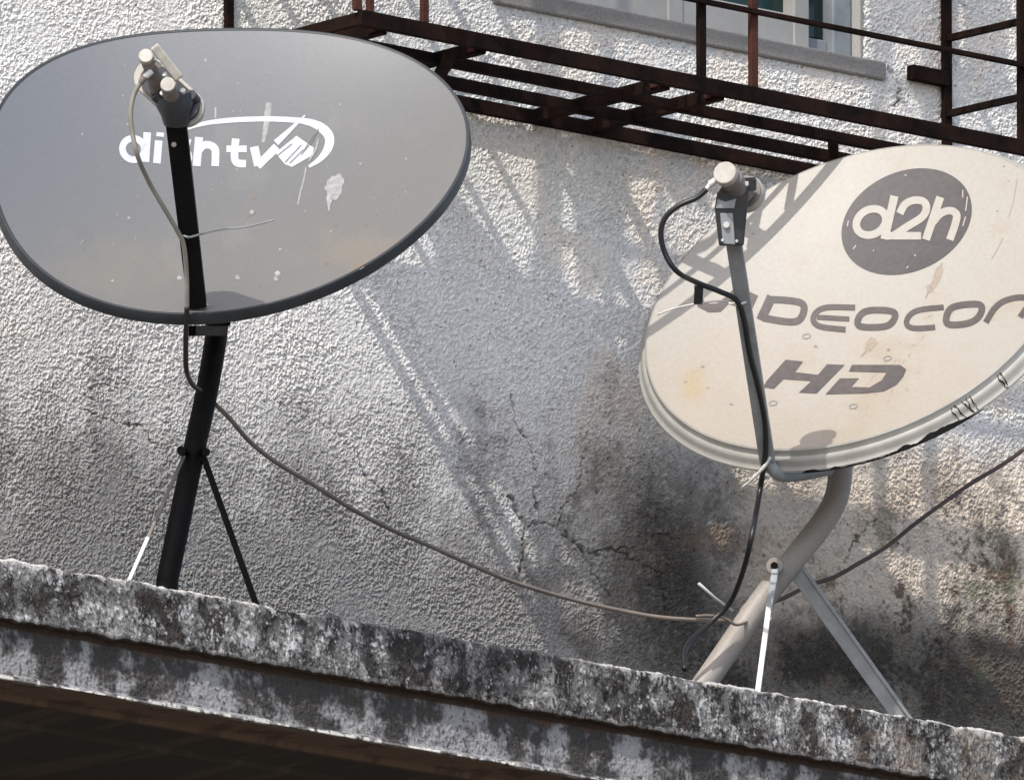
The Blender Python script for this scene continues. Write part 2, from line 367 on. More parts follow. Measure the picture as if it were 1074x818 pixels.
lowline = fld((1, len(xs)), c2, .015, .08)*.0007
wlow = np.exp(-((Zg+.082)/.008)**2)*(Dg > W-.03); Zp += wlow*lowline
col = np.ones(shp+(3,))*np.array((.165,.16,.155))
thr = .75*sst(pxl, 350, 450)*(1-sst(pxl, 650, 720)) - .25
f1 = e1*.55+e2*.45+e4*.55
col = col*(1+.25*e3+.12*e6)[..., None]
col = mix(col, (.030,.028,.027), sst(e7*.7+e4*.4+.35*e6+.5*e8+.5*sst(pxl, 320, 420)*(1-sst(pxl, 650, 740)), -.2, .7)*.85)
fl = e6*.75+e4*.55-.55*e7-thr*1.0
col = mix(col, (.40,.39,.385), band1*sst(fl, .75, 1.15)*.6)
col = mix(col, (.60,.59,.57), band1*sst(fl+.3*e3, 1.7, 2.1)*.8)
col = mix(col, (.025,.023,.022), face*sst(e1+.5*e6, 1.2, 1.7)*.7)
col = mix(col, (.022,.02,.02), band1*sst(-e6*.8+e4*.3+.3*e7, 1.0, 1.35)*.85)
col = mix(col, (.16,.115,.075), band1*sst(e3+.4*e4, -.2, 1.0)*sst(pxl, 800, 960)*.45); col = mix(col, (.12,.08,.055), band1*sst(e7+.4*e4, 1.2, 2.2)*.15)
col = mix(col, (.52,.50,.47), band1*sst(Zg+.002*e4, -.0095, -.006)*sst(e4+e3, -1.6, 0)*(1-.8*sst(pxl, 300, 330)*(1-sst(pxl, 610, 640)))*.8)
col = mix(col, (.45,.43,.40), band1*(1-sst(Zg+.0015*e4, -.079, -.076))*sst(e7+e4*.5, -.5, .6)*.6)
# second band: whitewash patches and black runs
v1 = np.repeat(fbm((1, len(xs)), c2, .22, 4), shp[0], 0); v2 = np.repeat(fbm((1, len(xs)), c2, .03, 3), shp[0], 0); e5 = fbm(shp, c2, .06, 5, .7)
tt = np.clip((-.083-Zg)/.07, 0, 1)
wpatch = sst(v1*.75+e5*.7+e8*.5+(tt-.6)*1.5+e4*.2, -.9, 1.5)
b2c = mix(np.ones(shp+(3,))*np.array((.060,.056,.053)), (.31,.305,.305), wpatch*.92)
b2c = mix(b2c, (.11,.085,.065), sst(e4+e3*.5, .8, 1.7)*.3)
b2c = mix(b2c, (.10,.065,.05), (1-sst(tt + .05*e3, .02, .2))*.8)  # dark top strip: shade under the upper band painted in
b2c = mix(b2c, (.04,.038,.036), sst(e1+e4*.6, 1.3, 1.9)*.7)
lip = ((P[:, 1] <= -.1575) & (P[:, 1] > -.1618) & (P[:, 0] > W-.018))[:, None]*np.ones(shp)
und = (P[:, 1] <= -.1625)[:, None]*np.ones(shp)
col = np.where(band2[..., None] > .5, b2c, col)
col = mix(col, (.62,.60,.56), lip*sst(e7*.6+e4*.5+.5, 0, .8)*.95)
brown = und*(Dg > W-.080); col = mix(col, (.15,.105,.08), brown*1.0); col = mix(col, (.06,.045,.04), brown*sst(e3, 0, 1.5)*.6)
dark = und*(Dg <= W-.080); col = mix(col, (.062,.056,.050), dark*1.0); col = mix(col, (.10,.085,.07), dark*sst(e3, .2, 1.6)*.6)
und2 = ((P[:, 1] <= -.0815) & (P[:, 1] > -.0905))[:, None]*np.ones(shp); col = mix(col, (.05,.035,.028), und2*.9)  # recess below the upper band painted dark in place of its shade
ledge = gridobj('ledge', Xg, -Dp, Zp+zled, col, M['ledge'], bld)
lb = MB()
for x0_, x1_ in ((-8.9, xs[0]), (xs[-1], 11.9)):
    lb.wbox((x0_, -W, zled-.082), (x1_, -.02, zled)); lb.wbox((x0_, -W+.016, zled-.16), (x1_, -.02, zled-.0825))
lb.wbox((-8.9, -.0195, zled-.18), (11.9, .0, zled-.065))
o = lb.build('ledge_extension', M['ledge_outer'], bld)

# ------------------------------------------------------------------ window grille cage
DF = .28
xL, xR = at(237, 35, 0).x, at(989, 130, 0).x
gr = thing('window_grille', 'rusty dark iron box grille projecting from the wall under and around the window', 'window grille', (xL, 0, at(600, 63, DF).z))
def px_z(px, py, D): return at(px, py, D).z
zb = px_z(600, 63.5, DF); z2 = px_z(600, 90.5, .19); z3 = px_z(600, 112, .10); z4 = px_z(600, 131.5, .012)
ztop = zb + 1.25
def hbar(name, D, z, hh, dd, m='rust', x0=xL, x1=xR):
    return MB().wbox((x0, -D-dd/2, z-hh/2), (x1, -D+dd/2, z+hh/2)).build(name, M[m], gr, bevel=.001)
MB().wbox((xL-.006, -DF-.008, zb-.011), (xR+.006, -DF+.001, zb+.011)).build('front_beam', M['rust'], gr, bevel=.001)
hbar('floor_bar', .19, z2, .0150, .012); hbar('floor_bar', .10, z3, .0165, .012); hbar('floor_bar', .014, z4, .020, .008)
def xat(px, py, D): return at(px, py, D).x
for px in (404, 508, 700, 757):
    x = xat(px, 35+.19*(px-400), DF); w_ = .010 if px < 600 else .013
    MB().wbox((x-w_/2, -DF+.0015, zb-.0145), (x+w_/2, -.003, zb+.004)).build('cross_bar', M['rust'], gr, bevel=.001)
    MB().wbox((x-w_/2-.003, -DF+.012, zb-.010), (x+w_/2+.003, -DF+.026, zb+.002)).build('weld_lug', M['rustred'], gr, bevel=.001)
xx = xat(873, 150, .15); MB().wbox((xx-.007, -.155, z2-.02), (xx+.007, -.148, z2+.004)).build('lug', M['rust'], gr)
xx = xat(461, 75, .2); MB().bar(at(472, 60, .235), at(455, 90, .13), .014, .012, Vector((1,0,0))).build('brace', M['rust'], gr)
for s in (xL, xR):                                       # side bottom bars and rungs
    MB().wbox((s-.005, -DF+.001, zb-.009), (s+.004, -.002, zb+.009)).build('side_beam', M['rust'], gr, bevel=.001)
rz = [px_z(989, 121, 0), px_z(989, 42, 0)]; dz = rz[1]-rz[0]
for s in (xL, xR):
    for k in range(13):
        z = rz[0] + dz*k
        if z > ztop: break
        MB().bar(Vector((s, 0.01, z)), Vector((s, -DF, z-.004)), .0088, .0088, Vector((1,0,0))).build('rung', M['rust'], gr)
def post(x, D, w, m='rust', zl=None, d=.008):
    return MB().wbox((x-w/2, -D-d/2, zl if zl else zb+.0105), (x+w/2, -D+d/2, ztop)).build('post', M[m], gr, bevel=.0008)
post(xL, .006, .0125, zl=zb-.02); post(xR, .008, .0145, zl=zb-.01)
for px, w_, m in ((374.5, .012, 'rustred'), (388, .009, 'rustred'), (445, .0105, 'rustred'), (735.5, .0125, 'rust'), (790, .0125, 'rustred'), (1072, .013, 'rust')):
    post(xat(px, 35+.19*(px-400), DF), DF, w_, m)
post(xR, DF, .012)
zr = px_z(780, 12.2, DF)
for k in range(6): 
    z = zr + k*.155
    hbar('rail', DF+.008, z, .0072, .007, 'rust')
hbar('rail', DF, ztop, .02, .012); hbar('rail', .01, ztop, .02, .012)
MB().wbox((at(955,78,.01).x, -.016, at(972,79,.01).z-.011), (xR, -.002, at(972,79,.01).z+.010)).build('wall_lug', M['rust'], gr, bevel=.001)

# ------------------------------------------------------------------ added sheets above the frame, cut to cast the wall's shadows
def shadow_caster(poly, D, label):
    pts = [at(x, y, 0.0) - SUN*D for x, y in poly]      # wanted shadow outline traced back towards the sun, D out from the wall
    me = bpy.data.meshes.new('shadow_sheet'); bm = bmesh.new()
    vs = [bm.verts.new(p) for p in pts]; f = bm.faces.new(vs); f.normal_update()
    bmesh.ops.triangulate(bm, faces=[f]); bmesh.ops.subdivide_edges(bm, edges=bm.edges, cuts=7, use_grid_fill=True)
    c0 = sum(pts, Vector())/len(pts)
    for v in bm.verts: v.co.y += .012*math.sin(v.co.x*38+v.co.z*4); 
    for v in bm.verts: v.co -= c0
    bm.to_mesh(me); bm.free(); o = bpy.data.objects.new('shadow_sheet', me); COL.objects.link(o); o.location = c0
    me.materials.append(M['shadow_caster']); so = o.modifiers.new('thickness', 'SOLIDIFY'); so.thickness = .003
    return tag(o, label, 'shadow_caster', 'added shadow sheets above the window')
shadow_caster([(402,312),(420,290),(436,262),(455,226),(474,209),(505,237),(545,272),(583,292),(608,318),(618,338),(634,342),(652,346),(656,362),(700,366),(716,330),(730,300),(760,290),(900,400),(905,470),(800,478),(745,487),(722,500),(735,545),(760,560),(818,567),(880,585),(885,602),(815,592),(790,640),(735,720),(660,700),(640,640),(600,590),(560,556),(520,500),(470,420)], .345, 'unseen sheet added above the grey dish to cast the large wall shadow')
shadow_caster([(612,112),(650,120),(652,180),(650,300),(632,330),(612,322)], .30, 'narrow unseen sheet added to cast an upright shadow on the wall')
shadow_caster([(690,110),(735,165),(742,215),(720,235),(700,205),(690,300),(676,260)], .30, 'small unseen sheet added to shade the wall beside the cream dish')
shadow_caster([(628,20),(655,28),(652,70),(626,62)], .24, 'unseen strip added to cast a shadow by the window sill')
shadow_caster([(905,-60),(990,-60),(992,60),(950,45),(945,100),(962,130),(935,118),(905,20)], .26, 'unseen sheet added to shade the wall beside the window')
shadow_caster([(1020,-60),(1050,-60),(1056,100),(1040,140),(1022,60)], .26, 'long unseen sheet added to shade the wall at the grille end')
shadow_caster([(990,75),(1090,95),(1090,115),(1000,100)], .26, 'unseen sheet added to cast a shadow band by the side rungs')

# ------------------------------------------------------------------ satellite dishes
def pieces(mb, name, m, parent):                         # every separate patch becomes an object of its own
    par = list(range(len(mb.v)))
    def fnd(i):
        while par[i] != i: par[i] = par[par[i]]; i = par[i]
        return i
    for f in mb.f:
        r = fnd(f[0])
        for i in f[1:]: par[fnd(i)] = r
    g = {}
    for f in mb.f: g.setdefault(fnd(f[0]), []).append(f)
    for fs in g.values():
        ids = sorted({i for f in fs for i in f}); mp_ = {i: k for k, i in enumerate(ids)}
        MB().add([mb.v[i] for i in ids], [tuple(mp_[i] for i in f) for f in fs]).build(name, m, parent)
class Dish:
    def __init__(s, cx, cy, D, a, b, tilt, depth, mod=None):
        s.c = at(cx, cy, D); s.R = a*(s.c-CAM).dot(fw)/F; cosA = b/a; sinA = math.sqrt(1-cosA**2); t = math.radians(tilt)
        s.n = (rt*(-math.sin(t)*sinA) + up*(math.cos(t)*sinA) - fw*cosA).normalized()
        s.e1 = rt*math.cos(t) + up*math.sin(t); s.e2 = s.n.cross(s.e1).normalized(); s.dep = depth; s.mod = mod or (lambda p: 1.0)
    def pt(s, q, phi, w=0, grow=0):                       # q 0..1 of the outline, w along the normal
        r = s.R*s.mod(phi)*q + grow
        return s.c + s.e1*(r*math.cos(phi)) + s.e2*(r*math.sin(phi)) + s.n*w
    def w_of(s, p):
        v = p - s.c; x, y = v.dot(s.e1), v.dot(s.e2); q = math.hypot(x, y)/(s.R*s.mod(math.atan2(y, x)))
        return s.dep*(min(q, 1.02)**2-1)
    def hit(s, px, py, off=0.0):
        d = ray(px, py); w = -s.dep*.5
        for _ in range(12):
            o = s.c + s.n*w; p = CAM + d*((o-CAM).dot(s.n)/d.dot(s.n)); w = .5*w + .5*s.w_of(p)
        return p + s.n*off
def smod(p):
    c = (1.0074, 0, .0419, .023, .0448, -.0153, -.0034); r = c[0]
    for i, k in enumerate((2, 3, 4)): r += c[1+2*i]*math.cos(k*p) + c[2+2*i]*math.sin(k*p)
    return r
def reflector(d, root, m, rimm, rim, seg=180, rings=36):
    b = MB(); vs = [d.pt(0, 0, -d.dep)]; fs = []
    for i in range(1, rings+1):
        q = i/rings
        for k in range(seg): vs.append(d.pt(q, 2*math.pi*k/seg, d.dep*(q*q-1)))
    for k in range(seg): fs.append((0, 1+k, 1+(k+1) % seg))
    for i in range(rings-1):
        o = 1+i*seg
        for k in range(seg): fs.append((o+k, o+seg+k, o+seg+(k+1) % seg, o+(k+1) % seg))
    b.add(vs, fs)
    # back skin
    t = .0022; vb = [d.pt(0, 0, -d.dep-t)]; fb = []
    for i in range(1, rings+1):
        q = i/rings
        for k in range(seg): vb.append(d.pt(q, 2*math.pi*k/seg, d.dep*(q*q-1)-t))
    b.add(vb, [f[::-1] for f in fs])
    f = b.build('reflector', m, root, smooth=True)
    r = MB(); vs = []
    for g_, w_ in rim:
        for k in range(seg): vs.append(d.pt(1, 2*math.pi*k/seg, w_, g_))
    fs = [(i*seg+k, i*seg+(k+1) % seg, (i+1)*seg+(k+1) % seg, (i+1)*seg+k) for i in range(len(rim)-1) for k in range(seg)]
    r.add(vs, fs); r.build('rim', rimm, root, smooth='auto')
    return f
# print on the dish skin: paths and polygons traced on the dish's own surface
def chaikin(pts, closed):
    for _ in range(2):
        o = []; m = len(pts)
        if not closed: o.append(pts[0])
        for i in range(m if closed else m-1):
            (a, b), (c_, e) = pts[i], pts[(i+1) % m]; q0 = .25 if closed or i > 0 else 0; q1 = .25 if closed or i < m-2 else 0
            if q0: o.append((a+(c_-a)*q0, b+(e-b)*q0))
            if q1: o.append((c_-(c_-a)*q1, e-(e-b)*q1))
        if not closed: o.append(pts[-1])
        pts = o
    return pts
def ribbon(mb, d, pts, w, off=.0006, closed=False, w2=None, n=6, sm=False):
    if not sm and len(pts) > 3 and w2 is None: pts = chaikin(pts, closed)
    if sm:
        q = smooth_path([(x, y, 0) for x, y in (pts+[pts[0]] if closed else pts)], 6); pts = [(p.x, p.y) for p in q]
        if closed: pts = pts[:-1]
    P = []
    m = len(pts); rng_ = range(m if closed else m-1)
    for i in rng_:
        (x0, y0), (x1, y1) = pts[i], pts[(i+1) % m]; L = math.hypot(x1-x0, y1-y0); k = max(1, int(L/4))
        for j in range(k): P.append((x0+(x1-x0)*j/k, y0+(y1-y0)*j/k))
    if not closed: P.append(pts[-1])
    n_ = len(P); vs = []
    for i, (x, y) in enumerate(P):
        a = P[i-1] if (i or closed) else P[0]; c_ = P[(i+1) % n_] if (i < n_-1 or closed) else P[-1]
        t1 = Vector((x-a[0], y-a[1])); t2 = Vector((c_[0]-x, c_[1]-y))
        if t1.length < 1e-6: t1 = t2
        if t2.length < 1e-6: t2 = t1
        t1.normalize(); t2.normalize(); t = (t1+t2).normalized(); nn = Vector((-t.y, t.x)); cs = max(.5, nn.dot(Vector((-t1.y, t1.x))))
        wi = w if w2 is None else w+(w2-w)*i/(n_-1) if not hasattr(w2, '__len__') else np.interp(i/(n_-1), np.linspace(0, 1, len(w2)), w2)
        h = wi/2/cs
        vs += [d.hit(x+nn.x*h, y+nn.y*h, off), d.hit(x-nn.x*h, y-nn.y*h, off)]
    fs = [(2*i, 2*i+1, 2*((i+1) % n_)+1, 2*((i+1) % n_)) for i in range(n_ if closed else n_-1)]
    mb.add(vs, fs); return mb
def poly(mb, d, pts, off=.0006):
    bm = bmesh.new(); vs = [bm.verts.new((x, y, 0)) for x, y in pts]; f = bm.faces.new(vs); f.normal_update()
    bmesh.ops.triangulate(bm, faces=[f], ngon_method='EAR_CLIP')
    k = max(0, int(max(e.calc_length() for e in bm.edges)/8)); k = min(k, 6)
    if k: bmesh.ops.subdivide_edges(bm, edges=bm.edges, cuts=k, use_grid_fill=True); bmesh.ops.triangulate(bm, faces=bm.faces)
    bm.verts.index_update()
    mb.add([d.hit(v.co.x, v.co.y, off) for v in bm.verts], [tuple(v.index for v in f.verts) for f in bm.faces]); bm.free(); return mb
def ellipse(cx, cy, W_, H_, off=0, n=48):
    a = off/W_; b = math.sqrt(max(H_*H_-a*a, 1e-6)); return [(cx+W_*math.cos(t), cy-(a*math.cos(t)+b*math.sin(t))) for t in [2*math.pi*i/n for i in range(n)]]
def disc(mb, d, cx, cy, W_, H_, off=0, lift=.0006, rings=8, seg=64):
    a = off/W_; b = math.sqrt(H_*H_-a*a); vs = [d.hit(cx, cy, lift)]
    for r in range(1, rings+1):
        q = r/rings
        for k in range(seg):
            t = 2*math.pi*k/seg; vs.append(d.hit(cx+q*W_*math.cos(t), cy-q*(a*math.cos(t)+b*math.sin(t)), lift))
    fs = [(0, 1+k, 1+(k+1) % seg) for k in range(seg)] + [(1+r*seg+k, 1+(r+1)*seg+k, 1+(r+1)*seg+(k+1) % seg, 1+r*seg+(k+1) % seg) for r in range(rings-1) for k in range(seg)]
    mb.add(vs, fs); return mb
def ragged(cx, cy, rx, ry, rot, n=22, j=.22, seed=1):
    rr = random.Random(seed); c_, s_ = math.cos(rot), math.sin(rot); o = []
    for i in range(n):
        t = 2*math.pi*i/n; q = 1+rr.uniform(-j, j); x, y = rx*q*math.cos(t), ry*q*math.sin(t); o.append((cx+x*c_-y*s_, cy+x*s_+y*c_))
    return o

def paint(o, d, fn):
    me = o.data; off = origin(o); ca = me.color_attributes.new('Col', 'FLOAT_COLOR', 'POINT'); out = np.ones((len(me.vertices), 4), np.float32)
    co = np.empty(len(me.vertices)*3, np.float32); me.vertices.foreach_get('co', co); co = co.reshape(-1, 3)+np.array(off); px, py = projn(co[:, 0], co[:, 1], co[:, 2])
    out[:, :3] = fn(px, py); ca.data.foreach_set('color', out.ravel())
TB = [fbm((128, 160), .01, sz, 4, .6) for sz in (.35, .12, .05)]
def tex(k, px, py): return TB[k][np.clip((py/8).astype(int)+8, 0, 127), np.clip((px/8).astype(int)+4, 0, 159)]
# ---- the grey dish
D1 = Dish(232, 171.5, .55, 250, 151, 0, .045, smod)
foot1 = at(173, 618, .425); foot1.z = zled
s1 = thing('satellite_dish', 'grey satellite dish with white lettering on a black pole', 'satellite dish', foot1)
ref1 = reflector(D1, s1, M['grey'], M['greyrim'], [(-.002, .0003), (.0, .0012), (.0022, .0008), (.0035, -.002), (.0045, -.009), (.0050, -.0145), (.0035, -.016), (.001, -.012), (-.001, -.003)])
def paint1(px, py):                                      # bluish grey turning warmer towards the lower right, with tan patches
    m_ = np.clip(sst(.6*px+1.4*py+12*tex(0, px, py)+6*tex(1, px, py), 120, 640), 0, 1); cc = mix(np.ones((len(px), 3))*np.array((.118,.127,.138)), (.143,.140,.132), m_)
    cc = mix(cc, (.21,.205,.195), sst(tex(1, px, py)+.5*tex(0, px, py), 1.0, 2.4)*.15); k = 1-sst(np.hypot((px-120)/90, (py-280)/35)+.15*tex(2, px, py), .2, 1.2); cc = mix(cc, (.18,.16,.13), k*.35)
    k = 1-sst(np.hypot((px-375)/60, (py-262)/22)+.2*tex(2, px, py), .2, 1.2); return mix(cc, (.20,.165,.13), k*.45)
paint(ref1, D1, paint1)
L = MB()
ribbon(L, D1, ellipse(140,157,11.5,11.2,-6,28), 7, closed=True, sm=True)
ribbon(L, D1, [(154.5,139.5),(152.5,170.5)], 8); ribbon(L, D1, [(166.5,148),(164.5,172)], 8); ribbon(L, D1, [(168.2,139.5),(167.8,144)], 8)
ribbon(L, D1, [(200,150.5),(190,148),(182,150),(182,156),(190,158.5),(197,161),(198,168),(190,171.5),(180,170)], 6.5, sm=True)
ribbon(L, D1, [(208.8,144.5),(206.2,174.8)], 8.5); ribbon(L, D1, [(209,158),(213,153.5),(220,152.8),(225.5,157),(226,165),(225.7,175)], 8, sm=True)
ribbon(L, D1, [(247.2,146),(246,165),(249,171.5),(258,172.4)], 8, sm=True); ribbon(L, D1, [(237.5,156.8),(258.8,156.8)], 7)
ribbon(L, D1, [(266.5,154.5),(271,174.5)], 9); ribbon(L, D1, [(270,175),(290.5,154.5)], 8, w2=9)
ribbon(L, D1, [(289.5,150.5),(304,137),(320,121.5)], 7, w2=1.5)
ribbon(L, D1, [(192,137),(208,131.8),(224,128.6),(250,126.2),(283,125.4),(313,127),(328,130),(339,136),(345.5,145),(344,156),(336,167),(324,175.5)], 4, w2=[3,4,5,5.5,5.5,6,8,10,10,9,6,3], sm=True)
poly(L, D1, [(288.8,161),(310.9,143),(329.5,155.9),(327,164),(306.2,175.7),(299.2,173.3)])
L.build('lettering', M['white'], ref1)
L = MB()                                                 # grey scratch lines through the emblem
for a, b in (((291,164),(306,152)), ((299,171),(316,153)), ((304,172),(318,158)), ((318,160),(330,140))): ribbon(L, D1, [a, b], 1.1, off=.0011)
ribbon(L, D1, [(316,163),(326,151),(334,136)], 1.2, off=.0011); pieces(L, 'scratch', M['greyflat'], ref1)
L = MB()
ribbon(L, D1, [(282,108),(281,118),(279.5,130),(277.5,142),(276,150)], 5.5, off=.0005, w2=[6,7,6,5,3])
poly(L, D1, ragged(351,197,9,14,.30,seed=3), .0005); ribbon(L, D1, [(346,208),(345,214),(345,222)], 4, w2=[8,4,2,1.5], off=.0008)
ribbon(L, D1, [(321,176),(318.5,190),(315,202),(312.5,215)], 1.6, off=.0005); ribbon(L, D1, [(334,146),(331,158),(324,170)], 2, off=.001)
ribbon(L, D1, [(226,113),(226,125)], 2, off=.0005)
for x, y, r in ((215,64,2.2),(264,223,2.2),(135,229,1.6),(118,295,1.6),(188,292,2.6),(249,291.5,2.6),(291,287,3),(289,293,2.6),(127.5,169,0.8),(134,131,1.2),(294,262,1.5),(300,263,1),(378,172,1.6),(426,167,1.3),(244,117,1)): poly(L, D1, ragged(x,y,r,r*.9,0,9,.3,seed=int(x)), .0005)
rr = random.Random(21)
for i in range(34):
    x = rr.uniform(60, 440); y = rr.uniform(60, 300)
    if ((x-232)/225)**2+((y-172)/125)**2 < 1: poly(L, D1, ragged(x, y, rr.uniform(.5,1.1), rr.uniform(.5,1.3), .2, 7, .3, seed=i), .0005)
pieces(L, 'dropping', M['dropping'], ref1)
L = MB()
for x, y, r in ((266,208,2.0),(352,236,1.8),(343,276,2.4),(376,280,5),(384,236,1.8),(263,226,1.6),(371,284,3),(273,301,1.5)): poly(L, D1, ragged(x,y,r*1.3,r*.7,-.3,9,.3,seed=int(x+y)), .00045)
for i in range(16):
    x = rr.uniform(80, 430); y = rr.uniform(190, 310)
    if ((x-232)/225)**2+((y-172)/125)**2 < 1: poly(L, D1, ragged(x, y, rr.uniform(.6,1.4), rr.uniform(.5,1.1), .2, 7, .3, seed=i), .00045)
pieces(L, 'stain', M['rustspot'], ref1)
def bez(pl, D): return [at(x, y, D) for x, y in pl]
# pole, stays
def depth_path(pl): return [at(x, y, D) for x, y, D in pl]
mp = smooth_path(depth_path([(229,300,.475),(227.3,345,.475),(222.8,378,.475),(214,425,.466),(204.5,468,.458),(185.5,560,.44),(175.5,608,.43)]), 6); mp.append(foot1)
MB().tube(mp, [.0150]*len(mp), 20).build('pole', M['black'], s1, smooth='auto')
MB().tube([foot1, foot1+Vector((0,0,.006))], .045, 20).build('foot_plate', M['black'], s1, smooth='auto')
def strut(root, a, b, w, t, m, name='stay'):
    return MB().bar(a, b, w, t, rt).build(name, M[m], root, bevel=.0006)
fa = at(128, 604, .50); fa.z = zled; fb = at(275, 626, .50); fb.z = zled
pa = at(193, 478, .465)
st_ = strut(s1, pa, pa.lerp(fa, .58), .0045, .004, 'browngrey'); st_2 = strut(s1, pa.lerp(fa, .58), fa, .0050, .004, 'bright')  # darker upper and brighter lower material paint shade and sun onto one stay
strut(s1, at(213, 478, .47), fb, .0085, .004, 'black')
MB().tube([at(190,472,.50), at(191,474,.44)], .006, 8).tube([at(216,474,.50), at(216,474,.44)], .006, 8).build('bolt', M['black'], s1, smooth='auto')
# bracket under the dish rim
back1 = D1.c - D1.n*.05
MB().bar(at(200,347,.60), at(232,347,.52), .014, .014, up).build('arm_bracket', M['black'], s1, bevel=.001)
MB().bar(D1.c-D1.n*.085, mp[0], .05, .04, rt).build('back_bracket', M['black'], s1, bevel=.002)
MB().bar(D1.pt(.93, -math.pi/2, -.03), D1.c-D1.n*.085, .03, .02, rt).build('back_channel', M['black'], s1, bevel=.002)
# feed arm and head
S1 = D1.hit(257, 318); H1 = S1 - SUN*.098                # where the head must be for its shade to land on the lower rim
h1p = proj(H1); print('HEAD1 px', h1p, 'D', -H1.y)
def P1(px, py, dz=0): return campt(H1, px-h1p[0], py-h1p[1], dz)
a1 = (D1.c - H1).normalized()
base1 = D1.hit(207, 323, .004)
top1 = P1(184, 122, -.005)
MB().bar(base1, top1, .0245, .020, rt, w2=.0272, h2=.02).build('feed_arm', M['black'], s1, bevel=.0015)
MB().tube([P1(182.5,152,.012), P1(182.5,152,.004)], .0034, 10).build('bolt', M['browngrey'], s1, smooth='auto')
MB().tube([D1.hit(206,322,.0), D1.hit(206,322,.02)], .004, 8).build('bolt', M['black'], s1, smooth='auto')
head = MB()
ln = (rt*.72 - up*.70); ln = (ln - a1*ln.dot(a1)).normalized(); wd = a1.cross(ln)
def oblong(mb, c_, hl, r, th, seg=14):
    o = []
    for sgn in (1, -1):
        for k in range(seg+1):
            t = -math.pi/2 + math.pi*k/seg; o.append(c_ + ln*(sgn*(hl + r*math.cos(t))) + wd*(sgn*r*math.sin(t)))
    mb.prism(o, a1*th)
oblong(head, P1(177, 97, -.012), .031, .0245, .011)
hd = head.build('feedhorn', M['plastic'], s1, smooth='auto', bevel=.001)
b_ = MB(); oblong(b_, P1(178, 98, -.006)-a1*.004, .0265, .0200, .010); b_.build('feedhorn_ring', M['greyrim'], hd, smooth='auto')
MB().tube([P1(154,61,.040), P1(158,72,.025), P1(166,92,-.002)], [.0092,.0092,.012], 16).tube([P1(177,90,.040), P1(180,100,.025), P1(184,112,.0)], [.0105,.011,.014], 16).build('converter_body', M['browngrey'], hd, smooth='auto')
MB().tube([P1(153.5,59,.047), P1(154,62,.038)], .0098, 18).tube([P1(176.5,89,.047), P1(177,91,.038)], .0098, 18).build('end_cap', M['plastic'], hd, smooth='auto', bevel=.001)
MB().bar(P1(162,49,.042), P1(189,83,.036), .0125, .010, rt).build('selector_switch', M['plastic'], hd, bevel=.0022)
MB().tube([P1(163,66,.035), P1(168,70,.03)], .0035, 10).tube([P1(173,78,.035), P1(177,82,.03)], .0035, 10).tube([P1(192,95,.03), P1(192,99,.02)], .0035, 10).tube([P1(170,98,.03), P1(171,100,.02)], .0028, 8).build('screw', M['bright'], hd, smooth='auto')
MB().tube([P1(182,101,.006), P1(184,110,.006), P1(185,120,.004), P1(185,131,.0)], [.024,.025,.0205,.0165], 18).tube([P1(163,100,.012), P1(172,108,.01)], .008, 10).tube([P1(200,100,.012), P1(205,106,.0)], .008, 10).build('clamp', M['blackpl'], hd, smooth='auto')
MB().tube([P1(160,75,.034), P1(152,82,.034)], .0042, 10).build('connector', M['bright'], hd, smooth='auto')
MB().tube([P1(153,81,.034), P1(148,87,.033)], .0046, 10).build('connector', M['cablebr'], hd, smooth='auto')
tie = [P1(193,246,.012) , P1(201,249,.016), P1(209,246,.012)]
def armpt(px, py, dz=0):                                 # on the arm at that height
    q = (py-123)/(323-123); p = top1.lerp(base1, q); x, y = proj(p); return campt(p, px-x, py-y, dz)
MB().tube(smooth_path([armpt(190,246,.006), armpt(198,249,.015), armpt(210,246,.012)], 4), .0016, 6).tube(smooth_path([armpt(210,246,.012), armpt(232,241,.02), armpt(260,238,.03), armpt(288,231,.04)], 5), .0011, 6).build('wire_tie', M['galv'], s1, smooth=True)

# ---- the cream dish
D2 = Dish(897.4, 310.7, .417, 231.4, 142.4, 23.7, .042)
_a, _b = at(796,634,.31), at(758,689,.286); foot2 = _a + (_b-_a)*((zled-_a.z)/(_b.z-_a.z))
s2 = thing('satellite_dish', 'cream satellite dish with grey lettering and round badge, on a bent pale pole', 'satellite dish', foot2)
ref2 = reflector(D2, s2, M['cream'], M['creamrim'], [(-.001, .0002), (.0015, -.001), (.0028, -.006), (.0045, -.009), (.008, -.010), (.011, -.013), (.0125, -.018), (.0150, -.021), (.0185, -.0225), (.0195, -.025), (.0170, -.027), (.009, -.020), (.0, -.008)])
def paint2(px, py):                                      # yellowed cream paint with dirt towards the lower edge
    cc = mix(np.ones((len(px), 3))*np.array((.362,.343,.308)), (.348,.305,.248), sst(py+30*tex(0, px, py)+12*tex(1, px, py), 230, 470)*.75)
    cc = mix(cc, (.33,.29,.23), sst(tex(1, px, py)+.4*tex(2, px, py), .8, 2)*.35)
    k = 1-sst(np.hypot((px-726)/17, (py-403)/26)+.12*tex(2, px, py), .1, 1.25); cc = mix(cc, (.36,.27,.15), k*.6)
    k = 1-sst(np.abs((px-(1000-(py-270)*.55))/22+.5*tex(1, px, py)), .1, 1.1); return mix(cc, (.32,.26,.19), k*.35*sst(py, 280, 330))
paint(ref2, D2, paint2)
L = MB(); disc(L, D2, 951, 232.8, 68.4, 55.9, 894/1.0*0+ (16*55.9)); L.build('badge', M['badge'], ref2)
CR = MB()
ribbon(CR, D2, ellipse(914,233.8,15.5,13.8,42,32), 8, off=.0014, closed=True, sm=True)
ribbon(CR, D2, [(938.5,206.5),(928,252)], 8.5, off=.0015)
